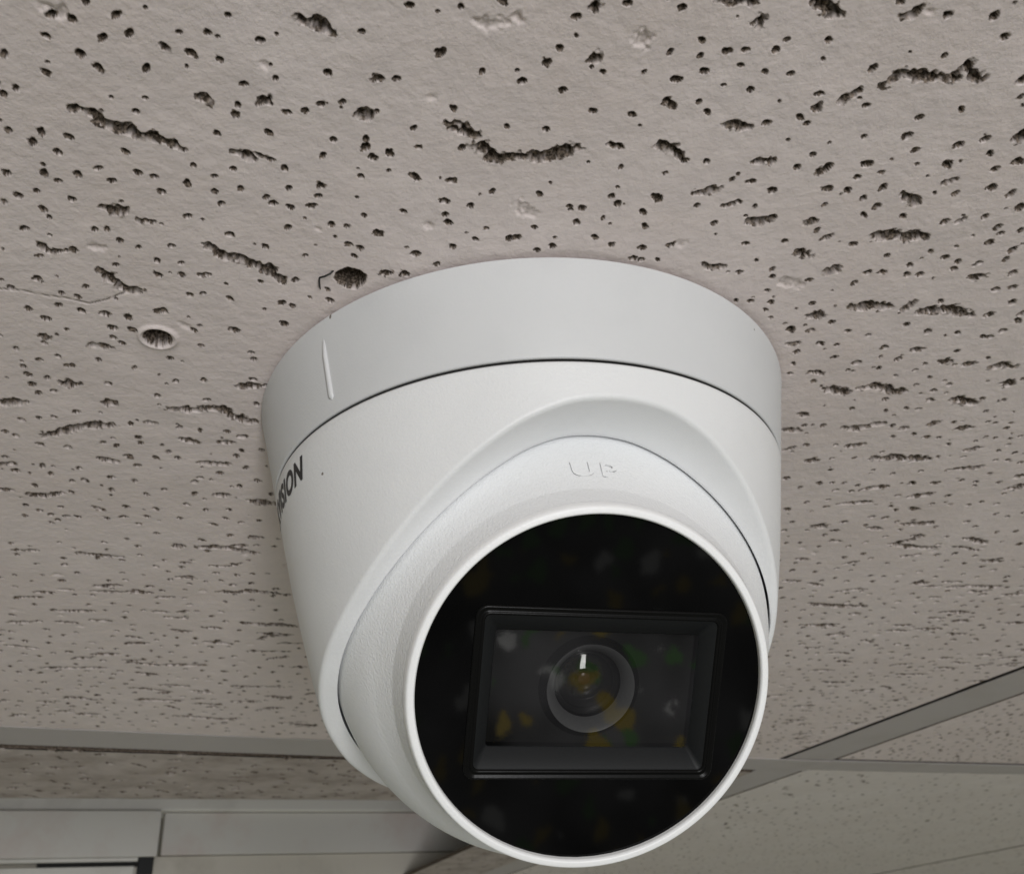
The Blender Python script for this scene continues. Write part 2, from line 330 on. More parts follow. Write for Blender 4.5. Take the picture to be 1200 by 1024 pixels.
HOLES = """-56.2,-101.0,0.53 -49.5,-100.1,0.69 -62.3,-99.1,0.59 -53.2,-98.2,0.65 -51.8,-95.9,0.82 -58.6,-95.8,0.66 -63.4,-93.9,0.50 -65.4,-93.1,0.61 
-46.5,-103.1,0.73 -52.1,-102.9,0.62 -54.1,-103.7,0.72 -45.9,-100.5,0.74 -40.0,-100.1,0.58 -36.4,-99.8,0.64 -35.5,-99.1,0.27 -33.3,-101.8,0.52 
-39.4,-96.9,0.76 -36.2,-95.8,0.66 -45.9,-95.2,0.71 -34.4,-91.8,0.68 -36.0,-88.6,0.52 -36.8,-87.0,0.70 -49.7,-88.7,0.58 -40.2,-84.2,0.59 
-67.7,-87.3,0.64 -63.5,-86.6,0.70 -65.4,-85.2,0.77 -60.3,-85.5,0.65 -62.9,-83.1,0.78 -53.7,-82.1,0.54 -45.2,-78.8,0.49 -58.8,-79.6,0.55 
-39.8,-77.5,0.50 -65.9,-80.9,0.36 -49.5,-105.1,0.56 -68.0,-89.0,0.23 -30.4,-98.1,0.54 -29.9,-92.4,0.42 -23.0,-92.6,0.62 -14.2,-90.7,0.57 
-17.6,-98.2,0.54 -10.9,-101.4,0.63 -4.8,-100.6,0.53 -7.8,-94.3,0.94 -2.8,-90.9,0.48 -29.8,-86.8,0.64 -27.3,-86.8,0.58 -24.9,-87.7,0.70 
-21.9,-87.8,0.64 -33.2,-83.6,0.60 -24.4,-81.4,0.60 -26.7,-78.6,0.61 -20.0,-81.1,0.54 -20.4,-79.7,0.85 -19.5,-77.7,0.80 -17.0,-78.3,0.68 
-13.0,-82.4,0.54 -12.6,-78.9,0.67 -6.5,-78.1,0.68 -7.1,-85.1,0.71 0.1,-81.5,0.60 -32.5,-76.9,0.62 -9.9,-87.2,-0.81 9.7,-97.9,0.59 7.6,-93.6,0.56 
16.1,-99.4,0.59 23.0,-98.1,0.54 5.8,-91.6,0.90 2.4,-88.8,0.80 8.0,-86.9,0.64 13.4,-89.4,0.57 18.9,-88.7,0.43 22.2,-91.6,0.51 26.2,-93.1,0.61 
26.3,-90.7,0.43 27.2,-88.2,0.64 23.6,-87.2,0.70 29.8,-91.1,0.68 32.2,-91.1,0.57 32.0,-88.8,0.52 34.0,-84.6,0.59 27.2,-83.2,0.60 28.5,-81.4,0.66 
12.2,-83.1,0.60 17.8,-81.9,0.66 5.6,-80.4,0.61 16.8,-72.2,0.45 29.8,-72.0,0.58 22.5,-83.8,0.71 23.4,-82.9,0.72 35.7,-87.4,0.58 37.4,-78.5,0.62 
16.5,-76.2,0.62 37.5,-92.2,0.56 36.5,-90.8,0.57 43.3,-91.5,0.56 39.2,-86.7,0.58 50.6,-86.6,0.64 60.0,-87.7,0.52 58.1,-94.1,0.67 64.4,-93.3,0.67 
67.4,-89.9,0.68 51.4,-80.1,0.67 44.1,-83.0,0.66 43.5,-77.8,0.62 42.2,-79.1,0.67 60.0,-77.3,0.68 65.8,-78.1,0.56 52.9,-74.4,0.50 59.3,-73.8,0.89 
61.5,-71.1,0.71 67.9,-71.3,0.77 71.7,-72.1,0.70 73.6,-69.1,0.65 45.9,-71.6,0.58 44.0,-69.3,0.59 67.7,-67.6,0.92 75.8,-65.8,0.73 41.4,-74.9,0.31 
73.7,-79.6,0.46 54.8,-68.9,0.91 48.9,-68.9,0.91 55.7,-94.6,-0.72 -71.6,-80.0,0.73 -66.5,-79.6,0.73 -65.3,-77.8,0.49 -61.9,-78.8,0.68 -57.8,-77.1,0.62 
-53.5,-78.2,0.55 -51.5,-77.3,0.50 -47.2,-75.5,0.75 -42.9,-76.5,0.62 -39.9,-73.5,0.70 -43.9,-73.5,0.76 -51.6,-74.4,0.76 -43.7,-71.0,0.55 
-69.1,-76.3,0.56 -71.9,-75.6,0.69 -74.6,-74.7,0.57 -64.9,-74.1,0.63 -69.7,-72.6,0.77 -69.7,-70.8,0.58 -74.3,-69.0,0.65 -49.4,-69.0,0.65 
-64.1,-67.8,0.66 -62.5,-67.5,0.66 -61.3,-64.9,0.60 -59.1,-63.2,0.57 -54.0,-62.9,0.57 -69.2,-63.8,0.74 -74.9,-63.0,0.51 -44.3,-64.5,0.67 
-57.4,-59.8,0.58 -58.5,-56.6,0.77 -53.8,-58.9,0.55 -54.6,-56.1,0.67 -51.6,-55.5,0.63 -50.7,-55.7,0.63 -64.2,-59.5,0.59 -70.9,-55.1,0.64 
-77.7,-57.9,0.77 -75.6,-54.0,0.57 -82.8,-56.1,0.63 -77.2,-51.0,0.65 -74.4,-49.2,0.73 -82.6,-50.6,0.65 -81.0,-47.8,0.88 -78.9,-44.5,0.60 
-71.0,-44.0,0.90 -72.1,-41.1,0.61 -68.0,-43.0,0.90 -67.4,-46.3,1.04 -70.7,-47.7,1.03 -62.0,-47.4,0.74 -60.7,-47.3,0.74 -55.1,-50.8,0.58 
-52.9,-51.0,0.51 -48.8,-49.1,0.66 -57.7,-41.4,0.57 -56.1,-42.6,0.38 -50.7,-40.6,1.07 -73.4,-52.6,0.57 -21.9,-74.4,0.57 -14.0,-73.4,0.89 
-8.6,-71.9,0.83 -2.7,-69.1,0.62 -33.0,-73.0,0.54 -36.7,-71.6,0.58 -36.0,-70.3,0.71 -33.5,-69.1,0.59 -28.9,-71.0,0.55 -30.3,-69.2,0.78 -28.1,-73.1,1.02 
-22.8,-66.3,0.50 -16.7,-66.5,0.66 -10.1,-67.9,0.89 -6.4,-66.5,0.63 -10.3,-65.1,0.57 -9.9,-63.2,0.81 -13.1,-63.1,-1.15 -28.2,-64.8,0.67 
-26.0,-64.2,0.60 -30.5,-64.1,-0.60 -35.0,-64.9,0.60 -21.2,-62.0,1.02 -26.5,-60.1,0.76 -24.7,-59.0,0.69 -26.0,-57.3,0.56 -39.6,-61.2,0.61 
-33.7,-58.3,0.45 -4.1,-61.3,0.68 -6.1,-59.0,0.55 -9.8,-57.8,0.63 -0.6,-58.7,0.90 -15.8,-56.8,0.91 -12.9,-53.8,0.71 -42.6,-52.9,0.57 -36.8,-52.6,0.72 
-32.0,-49.5,0.55 -32.2,-46.8,0.66 -40.5,-47.0,0.81 -38.8,-46.0,0.56 -43.9,-45.6,0.59 -41.5,-41.4,0.84 -21.4,-52.6,1.15 -18.7,-52.1,1.08 
23.7,-70.3,0.58 26.4,-72.5,0.57 34.2,-67.8,0.59 37.3,-67.1,0.73 4.5,-68.0,0.66 15.6,-66.2,0.60 16.7,-64.6,0.74 9.2,-64.7,0.54 11.2,-64.1,0.74 
14.6,-61.6,0.48 10.4,-61.1,0.68 20.9,-62.4,0.68 22.9,-65.3,1.07 29.5,-62.9,0.61 38.9,-61.6,0.61 32.8,-58.5,0.59 3.6,-60.7,0.62 21.6,-59.0,0.76 
13.5,-57.4,0.70 16.3,-55.4,0.63 21.5,-54.1,0.78 6.5,-56.1,0.70 3.9,-55.4,0.63 20.1,-51.7,0.72 21.5,-51.0,0.65 24.3,-50.7,0.62 26.3,-54.1,0.85 
28.0,-54.3,-1.21 38.8,-53.1,0.64 39.2,-45.8,0.67 37.1,-46.1,0.22 39.8,-37.9,0.58 42.6,-37.5,0.66 45.9,-34.4,0.59 45.0,-40.1,0.57 0.6,-58.6,0.83 
47.7,-67.9,0.92 54.0,-66.3,0.73 57.5,-66.9,0.59 49.7,-64.4,0.87 41.0,-65.0,0.80 53.3,-63.7,0.74 58.8,-63.6,0.74 56.3,-61.5,0.68 59.0,-59.3,0.76 
57.5,-57.8,0.63 64.3,-56.6,0.63 50.3,-60.8,0.44 71.3,-61.1,0.68 67.7,-61.6,0.34 76.7,-61.8,0.88 80.5,-59.9,0.83 83.4,-56.7,0.84 71.8,-54.7,0.71 
78.3,-55.2,0.71 81.5,-52.4,0.86 82.7,-50.7,0.54 86.0,-51.1,0.65 81.6,-48.6,0.88 86.6,-46.2,0.89 86.4,-43.7,0.64 50.5,-55.0,0.64 45.6,-52.8,0.61 
57.7,-50.8,0.72 64.4,-47.2,0.66 72.0,-47.3,0.52 75.1,-45.4,0.74 77.9,-44.0,0.75 77.9,-42.2,0.61 81.9,-43.4,0.75 89.3,-39.7,1.00 44.9,-45.8,0.59 
45.2,-43.8,0.64 52.2,-42.2,0.57 62.3,-43.1,0.83 65.0,-42.8,0.83 60.6,-40.3,0.65 69.4,-44.0,0.67 69.8,-41.5,0.68 72.2,-41.5,0.76 88.2,-35.2,0.78 
91.0,-35.4,0.94 93.0,-31.1,0.96 54.4,-35.3,0.63 46.5,-36.7,0.70 78.8,-33.0,0.63 59.4,-29.1,0.65 47.4,-31.9,0.48 50.5,-29.6,0.56 52.1,-27.7,1.06 
56.0,-26.9,0.73 63.3,-26.0,0.66 67.9,-24.0,0.50 74.6,-26.4,0.65 79.5,-23.7,0.83 85.8,-22.4,0.58 89.9,-27.6,0.90 96.3,-27.1,0.69 96.5,-25.0,0.74 
94.8,-21.8,0.84 91.5,-20.5,0.59 93.0,-20.3,0.72 -90.0,-40.3,0.59 -84.4,-41.2,0.59 -87.5,-36.4,0.60 -83.7,-37.1,0.60 -83.5,-34.1,0.61 -82.5,-34.0,0.61 
-91.3,-34.8,0.60 -91.7,-32.0,0.79 -92.5,-28.9,0.80 -88.8,-30.6,0.62 -92.6,-26.0,0.63 -89.5,-26.2,0.63 -77.3,-35.0,0.60 -71.2,-39.2,0.59 
-78.5,-27.3,0.63 -71.9,-31.6,0.61 -64.5,-33.7,0.61 -66.0,-26.3,0.63 -71.1,-22.2,0.64 -57.9,-36.7,0.60 -49.5,-33.6,0.61 -49.7,-31.5,0.61 
-60.8,-26.0,0.63 -62.4,-19.2,0.65 -51.5,-25.2,0.63 -53.2,-16.5,0.66 -88.5,-18.8,0.65 -100.0,-17.4,0.66 -96.5,-17.8,0.66 -93.4,-17.6,0.66 
-105.4,-13.6,0.67 -104.1,-11.9,0.67 -100.9,-7.9,0.69 -95.9,-5.8,0.69 -88.2,-6.6,0.69 -86.1,-5.0,0.69 -80.0,-12.9,0.67 -80.8,-5.3,0.69 -80.4,-7.6,0.69 
-70.9,-10.0,0.68 -67.1,-8.5,0.68 -62.0,-7.2,0.69 -59.8,-4.7,0.70 -58.9,-4.6,0.70 -61.2,1.0,0.71 -57.0,1.5,0.71 -63.0,3.1,0.72 -110.2,-4.0,0.70 
-109.8,-0.9,0.71 -111.0,2.1,0.72 -104.6,1.0,0.71 -104.4,4.5,0.72 -97.5,3.1,0.72 -85.3,-0.2,1.11 -79.9,1.4,0.71 -76.7,-0.7,0.71 -85.0,3.8,0.72 
-75.5,2.1,0.72 -92.4,8.0,0.73 -88.2,10.4,0.74 -101.3,8.4,0.73 -98.5,8.4,0.73 -110.0,9.0,0.74 -103.7,13.3,0.75 -94.8,13.8,0.75 -87.9,17.1,0.76 
-83.3,15.7,0.76 -75.4,13.0,0.75 -73.6,11.3,0.74 -77.3,18.8,0.77 -62.5,8.5,0.74 -68.7,9.9,0.74 -61.6,14.7,0.75 -66.2,16.8,0.76 -60.2,21.7,0.77 
-116.6,17.8,0.76 -114.9,21.2,0.77 -109.1,20.1,0.77 -119.2,23.1,0.78 -113.1,23.5,0.78 -110.1,24.9,0.78 -107.7,25.7,0.79 -114.9,27.7,0.79 
-112.9,26.4,0.79 -101.4,27.7,0.79 -97.2,27.5,1.02 -94.8,22.3,0.78 -88.5,24.6,0.78 -92.0,28.1,0.79 -80.9,23.7,0.78 -77.4,27.1,0.79 -72.1,28.0,0.79 
-95.4,31.7,0.80 -84.8,30.3,0.80 -74.3,32.5,0.81 -66.6,34.9,0.81 -71.3,35.5,0.82 -77.9,34.8,0.81 54.8,-20.2,0.63 55.0,-16.1,0.52 55.1,-12.7,0.52 
58.9,-22.5,0.83 62.3,-21.6,0.50 63.1,-17.4,0.73 68.1,-14.7,0.86 67.1,-12.2,0.52 73.5,-12.1,0.52 72.7,-16.1,0.52 72.4,-19.4,0.85 76.5,-14.7,0.95 
81.6,-10.2,0.53 78.0,-8.6,0.53 85.7,-7.0,0.54 83.6,-4.4,0.54 90.9,-3.8,0.54 88.3,-1.8,0.73 88.7,1.9,0.70 88.0,-16.1,0.64 89.2,-11.3,0.53 
83.0,-12.2,0.52 95.6,-12.7,0.52 100.7,3.2,0.56 103.8,8.9,0.67 106.0,4.4,0.56 78.6,0.4,0.69 80.2,5.2,0.57 84.6,4.8,0.56 87.5,5.6,0.57 72.1,3.0,0.70 
62.9,8.8,0.57 67.3,9.6,0.58 60.8,-9.0,0.53 83.8,12.2,0.58 90.1,16.6,0.74 93.8,18.5,0.84 96.8,19.4,0.60 85.5,17.3,0.59 97.9,12.7,0.58 106.1,13.7,0.58 
108.2,14.5,0.59 111.9,17.2,0.79 112.0,15.1,0.59 108.4,20.7,0.60 111.0,21.6,0.60 117.0,21.8,0.60 115.0,22.5,0.61 106.7,22.5,0.61 100.5,23.0,0.76 
115.7,25.4,0.61 114.4,28.1,0.62 119.1,29.9,0.62 115.6,32.9,0.63 118.9,33.4,0.63 122.9,35.3,0.64 65.4,17.9,0.59 72.6,19.2,0.60 78.9,26.3,0.61 
99.9,28.8,0.62 106.6,30.1,0.62 85.1,24.4,0.61 73.4,25.5,0.61 85.5,33.2,0.63 91.3,36.4,0.64 98.2,35.7,0.64 105.1,36.4,0.64 74.5,31.4,0.63 
64.3,34.3,0.95 73.4,38.2,0.96 68.9,39.8,0.65 78.7,42.8,0.65 83.0,43.9,0.66 76.7,38.4,0.64 79.9,39.0,0.64 83.8,40.9,0.65 98.0,42.0,1.09 103.8,43.0,0.76 
105.1,42.9,0.76 110.9,42.7,0.65 115.1,43.9,0.66 121.5,45.5,0.66 115.6,46.3,0.66 117.1,40.0,0.65 125.8,52.8,0.68 110.3,51.1,0.84 78.8,52.3,0.84 
72.6,48.8,0.67 68.3,52.0,1.01 96.7,55.2,0.68 98.8,57.7,0.69 103.8,57.9,1.03 107.7,55.4,0.68 118.4,57.9,0.69 126.4,59.0,0.69 121.4,56.7,0.69 
113.1,56.6,0.69 96.6,48.8,0.67 78.0,48.1,0.67"""
FISSURES = """0.76:-58.1,-90.0 -56.5,-89.9 -55.3,-89.0 -55.0,-87.6 -53.6,-86.7 -51.6,-85.8 -50.6,-84.8 -48.9,-84.6 -47.3,-83.1 -45.7,-81.8;
0.59:-43.1,-98.7 -42.2,-97.9;
0.68:-41.1,-90.7 -39.5,-89.3;
0.61:-39.1,-80.9 -37.7,-80.0 -36.1,-79.1;
-0.87:-54.6,-105.1 -52.3,-103.5;
0.80:-25.2,-101.2 -24.0,-100.0 -22.5,-99.8 -21.0,-98.4;
0.69:-33.1,-88.5 -31.6,-89.3;
0.57:-17.5,-90.9 -15.8,-91.0;
0.65:-20.5,-85.4 -19.4,-85.3 -17.8,-85.8;
1.15:-8.1,-82.5 -6.7,-81.8 -4.4,-80.4;
0.93:-4.8,-78.5 -3.0,-77.6 -2.2,-75.9 0.6,-75.6;
-0.86:-3.3,-98.7 -1.8,-98.0 0.9,-97.7;
-0.66:-31.0,-94.6 -30.9,-93.9;
0.49:-35.9,-80.0 -34.8,-79.3 -33.6,-78.6;
1.00:0.6,-76.0 3.1,-75.5 6.3,-75.4 8.5,-76.0 10.0,-76.7;
0.68:11.7,-91.2 12.8,-92.3;
0.91:12.0,-99.5 12.1,-98.7;
-1.00:17.7,-95.1 18.5,-92.9;
0.62:15.0,-76.6 16.6,-76.2;
0.95:22.3,-75.7 24.2,-75.3 26.1,-72.8;
0.68:31.5,-78.7 33.4,-78.3 35.3,-78.1;
0.64:36.9,-71.1 39.2,-71.1;
0.88:32.7,-95.1 33.9,-95.2;
-0.75:1.5,-98.6 2.8,-98.2;
0.87:39.9,-97.4 42.2,-96.3 43.9,-95.4;
0.55:51.7,-94.3 53.5,-94.4 54.4,-95.7;
0.83:53.0,-83.5 54.8,-85.1 57.2,-84.9 59.9,-84.0 62.2,-84.1 63.7,-85.7 65.3,-84.2 66.8,-83.2;
0.72:46.9,-81.4 48.2,-82.0 49.5,-82.8;
0.49:44.0,-80.0 44.7,-81.0;
0.78:72.3,-82.8 73.5,-82.7;
0.96:76.5,-72.1 78.2,-72.0;
0.53:78.5,-66.7 79.5,-67.4;
0.64:39.2,-70.9 39.8,-71.0;
0.64:-61.0,-72.2 -59.6,-71.1 -57.5,-71.6;
0.65:-57.2,-69.0 -54.8,-68.3;
0.67:-74.0,-65.2 -72.8,-63.9 -71.3,-63.6;
0.78:-67.3,-58.9 -66.4,-57.0 -65.6,-54.5 -64.6,-53.5 -62.8,-52.9;
0.96:-48.0,-62.6 -46.9,-59.9 -44.6,-59.4 -42.5,-57.1;
0.53:-84.5,-43.1 -82.4,-42.8;
-0.61:-66.5,-64.1 -64.4,-63.6;
-0.53:-59.1,-43.6 -57.8,-41.6;
0.85:-42.2,-57.1 -40.5,-55.6 -39.1,-52.4;
0.66:28.6,-65.5 30.6,-65.7 32.7,-66.1;
0.44:33.6,-62.1 34.8,-62.4 36.4,-62.8;
0.69:38.4,-58.3 40.3,-58.0 41.7,-58.3;
0.73:32.5,-48.8 34.2,-47.5 35.8,-47.6;
-0.94:1.2,-66.0 2.2,-64.7 3.5,-63.7;
1.01:60.9,-52.2 63.0,-52.2 65.2,-52.3 68.0,-51.4 69.8,-51.2;
0.95:62.4,-33.5 65.6,-33.5 69.2,-32.7;
0.79:72.4,-31.4 73.8,-33.7;
0.89:75.7,-30.3 79.0,-30.2 81.4,-30.3 86.1,-28.1;
-1.06:47.1,-42.3 50.8,-41.0;
0.47:68.3,-63.6 70.1,-64.2;
0.50:73.9,-54.3 75.2,-55.2;
0.55:41.7,-58.3 43.2,-58.8;
0.63:48.4,-57.1 49.9,-57.2;
0.36:51.8,-52.4 53.5,-53.6;
0.80:48.5,-49.7 50.5,-48.6;
0.97:54.6,-44.0 56.4,-44.5;
0.69:81.3,-39.2 84.4,-39.5;
0.88:54.7,-31.6 57.1,-31.5;
0.82:62.8,-61.8 65.6,-59.6;
0.55:-77.3,-39.5 -75.2,-38.9 -73.9,-38.0;
0.71:-87.0,-28.4 -84.0,-27.6;
0.73:-101.2,-23.7 -98.8,-24.0 -96.4,-23.4;
0.69:-82.2,-21.0 -80.1,-20.5;
0.81:-71.4,-17.0 -68.7,-17.1 -66.2,-16.1 -63.0,-16.0 -60.3,-15.5 -59.2,-12.6 -55.5,-10.3;
0.72:-98.7,-11.1 -95.8,-11.6 -92.4,-12.7 -88.7,-13.5 -83.1,-13.2;
0.55:-72.2,-5.6 -68.9,-3.5;
0.60:-55.2,-23.2 -49.9,-22.5;
0.47:-71.8,4.6 -65.4,6.3;
0.63:-118.4,10.0 -115.9,10.3;
0.64:-113.6,12.7 -110.6,13.8 -106.1,13.4;
0.55:-73.1,20.1 -70.2,20.6;
0.79:-66.0,24.6 -61.1,26.2;
0.44:-102.0,21.3 -100.4,23.5;
0.50:-64.6,-3.0 -61.9,-2.6;
0.46:-91.9,-0.2 -88.6,1.9;
0.43:-76.9,-12.9 -74.8,-12.2;
0.58:52.1,-22.9 54.4,-23.1;
0.61:59.3,-12.6 62.0,-11.7;
0.99:63.6,-5.8 66.0,-5.2 69.0,-3.6;
0.77:71.6,-4.7 74.6,-5.3 76.6,-4.6 79.2,-2.2 82.6,-2.4;
0.94:93.9,2.4 96.3,3.2 99.8,4.9;
0.57:85.5,-12.9 87.8,-12.4;
0.57:91.4,-11.2 93.9,-11.4;
0.62:97.2,-8.7 99.5,-9.6 103.2,-8.6;
0.82:103.1,-2.6 105.2,-1.9;
0.67:58.9,9.9 62.2,11.0;
0.47:60.5,3.2 62.7,4.7;
0.63:72.5,11.3 75.8,12.1 78.5,11.3 81.5,10.6;
0.59:99.5,15.8 103.3,15.9;
0.49:85.8,13.8 87.7,13.6;
0.49:92.2,13.1 94.4,12.4;
0.82:83.7,27.3 87.2,27.1 91.7,28.4 97.8,29.5;
0.53:107.2,35.9 111.4,36.5 113.2,35.7;
0.56:67.1,25.8 69.6,25.8;
0.45:75.4,20.4 79.5,19.8;
0.61:105.6,26.8 108.7,26.0;
0.60:85.4,43.7 88.7,42.7 91.8,43.0;
0.56:100.1,50.1 105.9,49.1;
0.45:82.7,51.1 90.0,50.9;
0.40:60.4,19.8 62.8,18.2;
1.11:126.0,49.8 129.7,49.2;
0.65:124.9,42.6 126.9,42.7;
0.43:78.4,-17.7 80.8,-17.7;
0.43:-130.7,40.6 -125.3,42.1;
0.59:-116.3,45.6 -111.5,47.4 -106.6,49.9;
0.81:-92.1,45.7 -89.2,45.9;
0.67:-86.3,47.1 -80.0,48.3 -76.3,50.8 -72.6,53.9;
0.46:-93.5,56.2 -91.0,56.4;
0.63:-97.4,65.3 -93.0,66.2;
0.56:-122.8,70.6 -115.6,72.5;
0.56:-114.1,72.8 -108.3,74.7;
0.58:-90.2,77.8 -85.4,79.5 -81.2,79.0 -73.5,82.9;
0.32:-144.6,70.2 -137.9,71.8;
0.42:-137.4,83.0 -128.9,84.6;
0.43:-142.6,91.1 -137.1,93.1;
0.42:-155.9,88.6 -148.9,89.7;
0.43:-132.6,91.6 -127.5,93.7;
0.34:-111.2,93.9 -105.5,96.4;
0.45:-102.9,105.7 -97.9,106.9;
0.53:-90.7,103.5 -83.6,106.9;
0.72:-83.0,106.5 -75.4,110.1;
0.45:-165.7,107.3 -158.6,112.1;
0.46:-130.6,113.7 -124.3,115.2;
0.47:-145.0,121.8 -137.0,122.9;
0.39:-137.7,131.9 -128.7,137.4;
0.49:-126.9,137.8 -120.6,138.8;
0.48:-165.7,131.1 -155.3,133.8;
0.39:-153.5,133.9 -146.6,136.0;
0.42:-147.2,159.9 -135.5,167.9;
0.42:-112.0,166.8 -95.7,173.1;
0.42:-172.9,164.3 -164.4,171.3;
0.43:-149.0,175.7 -135.7,180.7;
0.44:-118.4,186.4 -108.6,189.2;
0.46:-145.1,199.8 -135.1,206.0 -125.5,212.5;
0.44:-178.9,187.5 -170.8,189.1;
0.60:-86.1,150.8 -82.3,151.8;
0.29:-96.6,130.7 -83.0,134.0;
0.48:-103.1,226.5 -95.7,231.2;
0.34:-112.8,89.1 -108.9,90.0;
0.32:-131.1,67.6 -127.7,68.9;
0.69:77.7,63.8 81.7,64.5;
0.38:84.1,67.9 86.1,68.2;
0.57:103.4,67.6 108.4,67.7 112.6,68.5;
0.51:94.3,68.2 98.6,69.7;
0.47:104.2,80.8 114.3,85.1 120.0,86.2;
0.42:83.4,50.9 90.2,51.7;
0.49:102.9,57.3 105.7,58.4;
0.66:122.5,114.2 126.7,115.6;
0.45:135.1,120.7 144.4,121.6 154.0,124.1;
0.61:91.2,125.7 97.6,128.6 103.6,131.1 111.7,132.7;
0.56:145.6,145.6 152.2,148.1;
0.40:93.4,147.3 106.5,151.5;
0.41:128.1,161.2 136.2,163.1;
0.42:138.7,161.9 148.7,164.2;
0.34:101.2,174.2 106.4,176.0;
0.40:78.7,86.6 82.0,87.7;
0.34:94.4,93.6 98.1,92.0;
0.36:119.5,195.0 124.9,198.4;
0.46:176.7,201.0 182.0,202.9;
0.42:172.1,163.4 179.2,164.3;
0.26:85.0,75.3 89.1,76.1;
0.37:188.5,208.6 196.5,208.8;
0.38:150.1,220.9 163.7,224.5"""
feats = []
for s in HOLES.split():
    x, y, r = map(float, s.split(',')); feats.append(('h', x, y, r * .77))
CAMX, CAMY, CAMH = -2.547, -172.962, 105.744
for s in FISSURES.split(';'):
    hw, pts = s.strip().split(':'); P = np.array([[float(v) for v in p.split(',')] for p in pts.split()])
    D = math.hypot(math.hypot(P[:, 0].mean() - CAMX, P[:, 1].mean() - CAMY), CAMH)
    feats.append(('f', float(hw) * (D / CAMH) ** .55 * .95, P))
feats += [('d', -27.6, -51.9, 2.55), ('d', -64.4, -40.2, 2.35)]
# remaining pinholes and fissures, scattered over the rest of the tile
POLY = np.array([(-59.3, -106.1), (67.5, -95.4), (136.7, 65.6), (-130, 31)])
def in_poly(x, y):
    c = True
    for p, q in zip(POLY, np.roll(POLY, -1, 0)):
        if (q[0] - p[0]) * (y - p[1]) - (q[1] - p[1]) * (x - p[0]) < 0: c = False
    return c
def scatter(xy, dens_ok, rr, seed, p_f=.10, ang=10, spread=14):
    g = np.random.default_rng(seed); out = []
    for x, y in xy:
        if not dens_ok(x, y): continue
        if g.random() < p_f:
            L = g.uniform(3, 11); a = math.radians(g.normal(ang, spread)); n = 4; pts = [(x, y)]
            for _ in range(n): a2 = a + g.normal(0, .25); pts.append((pts[-1][0] + L / n * math.cos(a2), pts[-1][1] + L / n * math.sin(a2)))
            out.append(('f', g.uniform(.45, 1.0), np.array(pts)))
        else: out.append(('h', x, y, g.normal(*rr) if g.random() > .04 else -1.1))
    return out
def thin(xy, dmin):
    cells = {}; keep = []
    for x, y in xy:
        k = (int(x // dmin), int(y // dmin))
        if any((x - p[0]) ** 2 + (y - p[1]) ** 2 < dmin * dmin for i in (-1, 0, 1) for j in (-1, 0, 1) for p in cells.get((k[0] + i, k[1] + j), ())): continue
        cells.setdefault(k, []).append((x, y)); keep.append((x, y))
    return keep
def m_edge(c): return -18.7 + (np.asarray(c) + 393) * .0555           # far edge of the near tile (slightly skewed)
g = np.random.default_rng(5)
xy = np.c_[g.uniform(-330, 330, 22000), g.uniform(-160, 480, 22000)]
def ok1(x, y):
    c, m = to_cm(x, y)
    return c < -6 and m < m_edge(c) - 4 and not in_poly(x, y) and math.hypot(x, y) > 60 and abs(math.atan2(x - CAMX, y - CAMY)) < .95
feats += scatter(thin(xy, 4.0), ok1, (.54, .14), 3, .10)

# fine specks between the larger holes
g = np.random.default_rng(9)
for x, y in thin(np.c_[g.uniform(-130, 140, 1500), g.uniform(-110, 70, 1500)], 3.0):
    if math.hypot(x, y) > 57 and in_poly(x, y) and g.random() < .45: feats.append(('h', x, y, float(g.uniform(.12, .26))))

# ceiling: board above the tiles; everything it carries hangs below it
def box_pts(c0, c1, m0, m1, z0, z1):
    v = []
    for z in (z0, z1):
        for c, m in ((c0, m0), (c1, m0), (c1, m1), (c0, m1)):
            x, y = to_xy(c, m); v.append((x * MM, y * MM, z * MM))
    return v
BOXF = [(0, 3, 2, 1), (4, 5, 6, 7), (0, 1, 5, 4), (1, 2, 6, 5), (2, 3, 7, 6), (3, 0, 4, 7)]
def cm_box(name, c0, c1, m0, m1, z0, z1, mat, parent, loc=None, bev=0.0):
    me = mesh(name, box_pts(c0, c1, m0, m1, z0, z1), BOXF, False)
    o = link(name, me, mat, parent, loc)
    if bev:
        b = o.modifiers.new('bevel', 'BEVEL'); b.width = bev * MM; b.segments = 2
    return o
ceiling = cm_box('ceiling', -1300, 1500, -1300, 2200, 140, 160, M['plenum'], None, (0, 0, ZC))
tag(ceiling, 'speckled mineral fibre tile ceiling hung in a painted metal grid', None, None, 'structure')

# near tile: polar height field about the viewer's foot point, fine in front and coarse behind
nr = []; r = 20.0
while r < 900:
    nr.append(r)
    px = (r * r + CAMH ** 2) / (CAMH * 940.0)
    r += max(.14, px * (1.0 if r < 210 else .62)) if 55 < r < 560 else max(px * 3, 8)
a_r = np.array([0.0] + nr)
th = np.r_[np.arange(-math.pi, -.93, .04), np.arange(-.93, -.62, 1 / 420), np.arange(-.62, .66, 1 / 640), np.arange(.66, .95, 1 / 420), np.arange(.95, math.pi + .039, .04)]
th[-1] = math.pi
def toxy1(A, B): return CAMX + A * np.sin(B), CAMY + A * np.cos(B)
def fw1(ft):
    if ft[0] in 'hd': P = np.array([[ft[1], ft[2]]]); w = abs(ft[3]) * 1.6 + 1.0
    else: P = ft[2]; w = abs(ft[1]) * 1.7 + 1.0
    rr_ = np.hypot(P[:, 0] - CAMX, P[:, 1] - CAMY); tt = np.arctan2(P[:, 0] - CAMX, P[:, 1] - CAMY)
    return rr_.min() - w, rr_.max() + w, tt.min() - w / max(rr_.min() - w, 5), tt.max() + w / max(rr_.min() - w, 5)
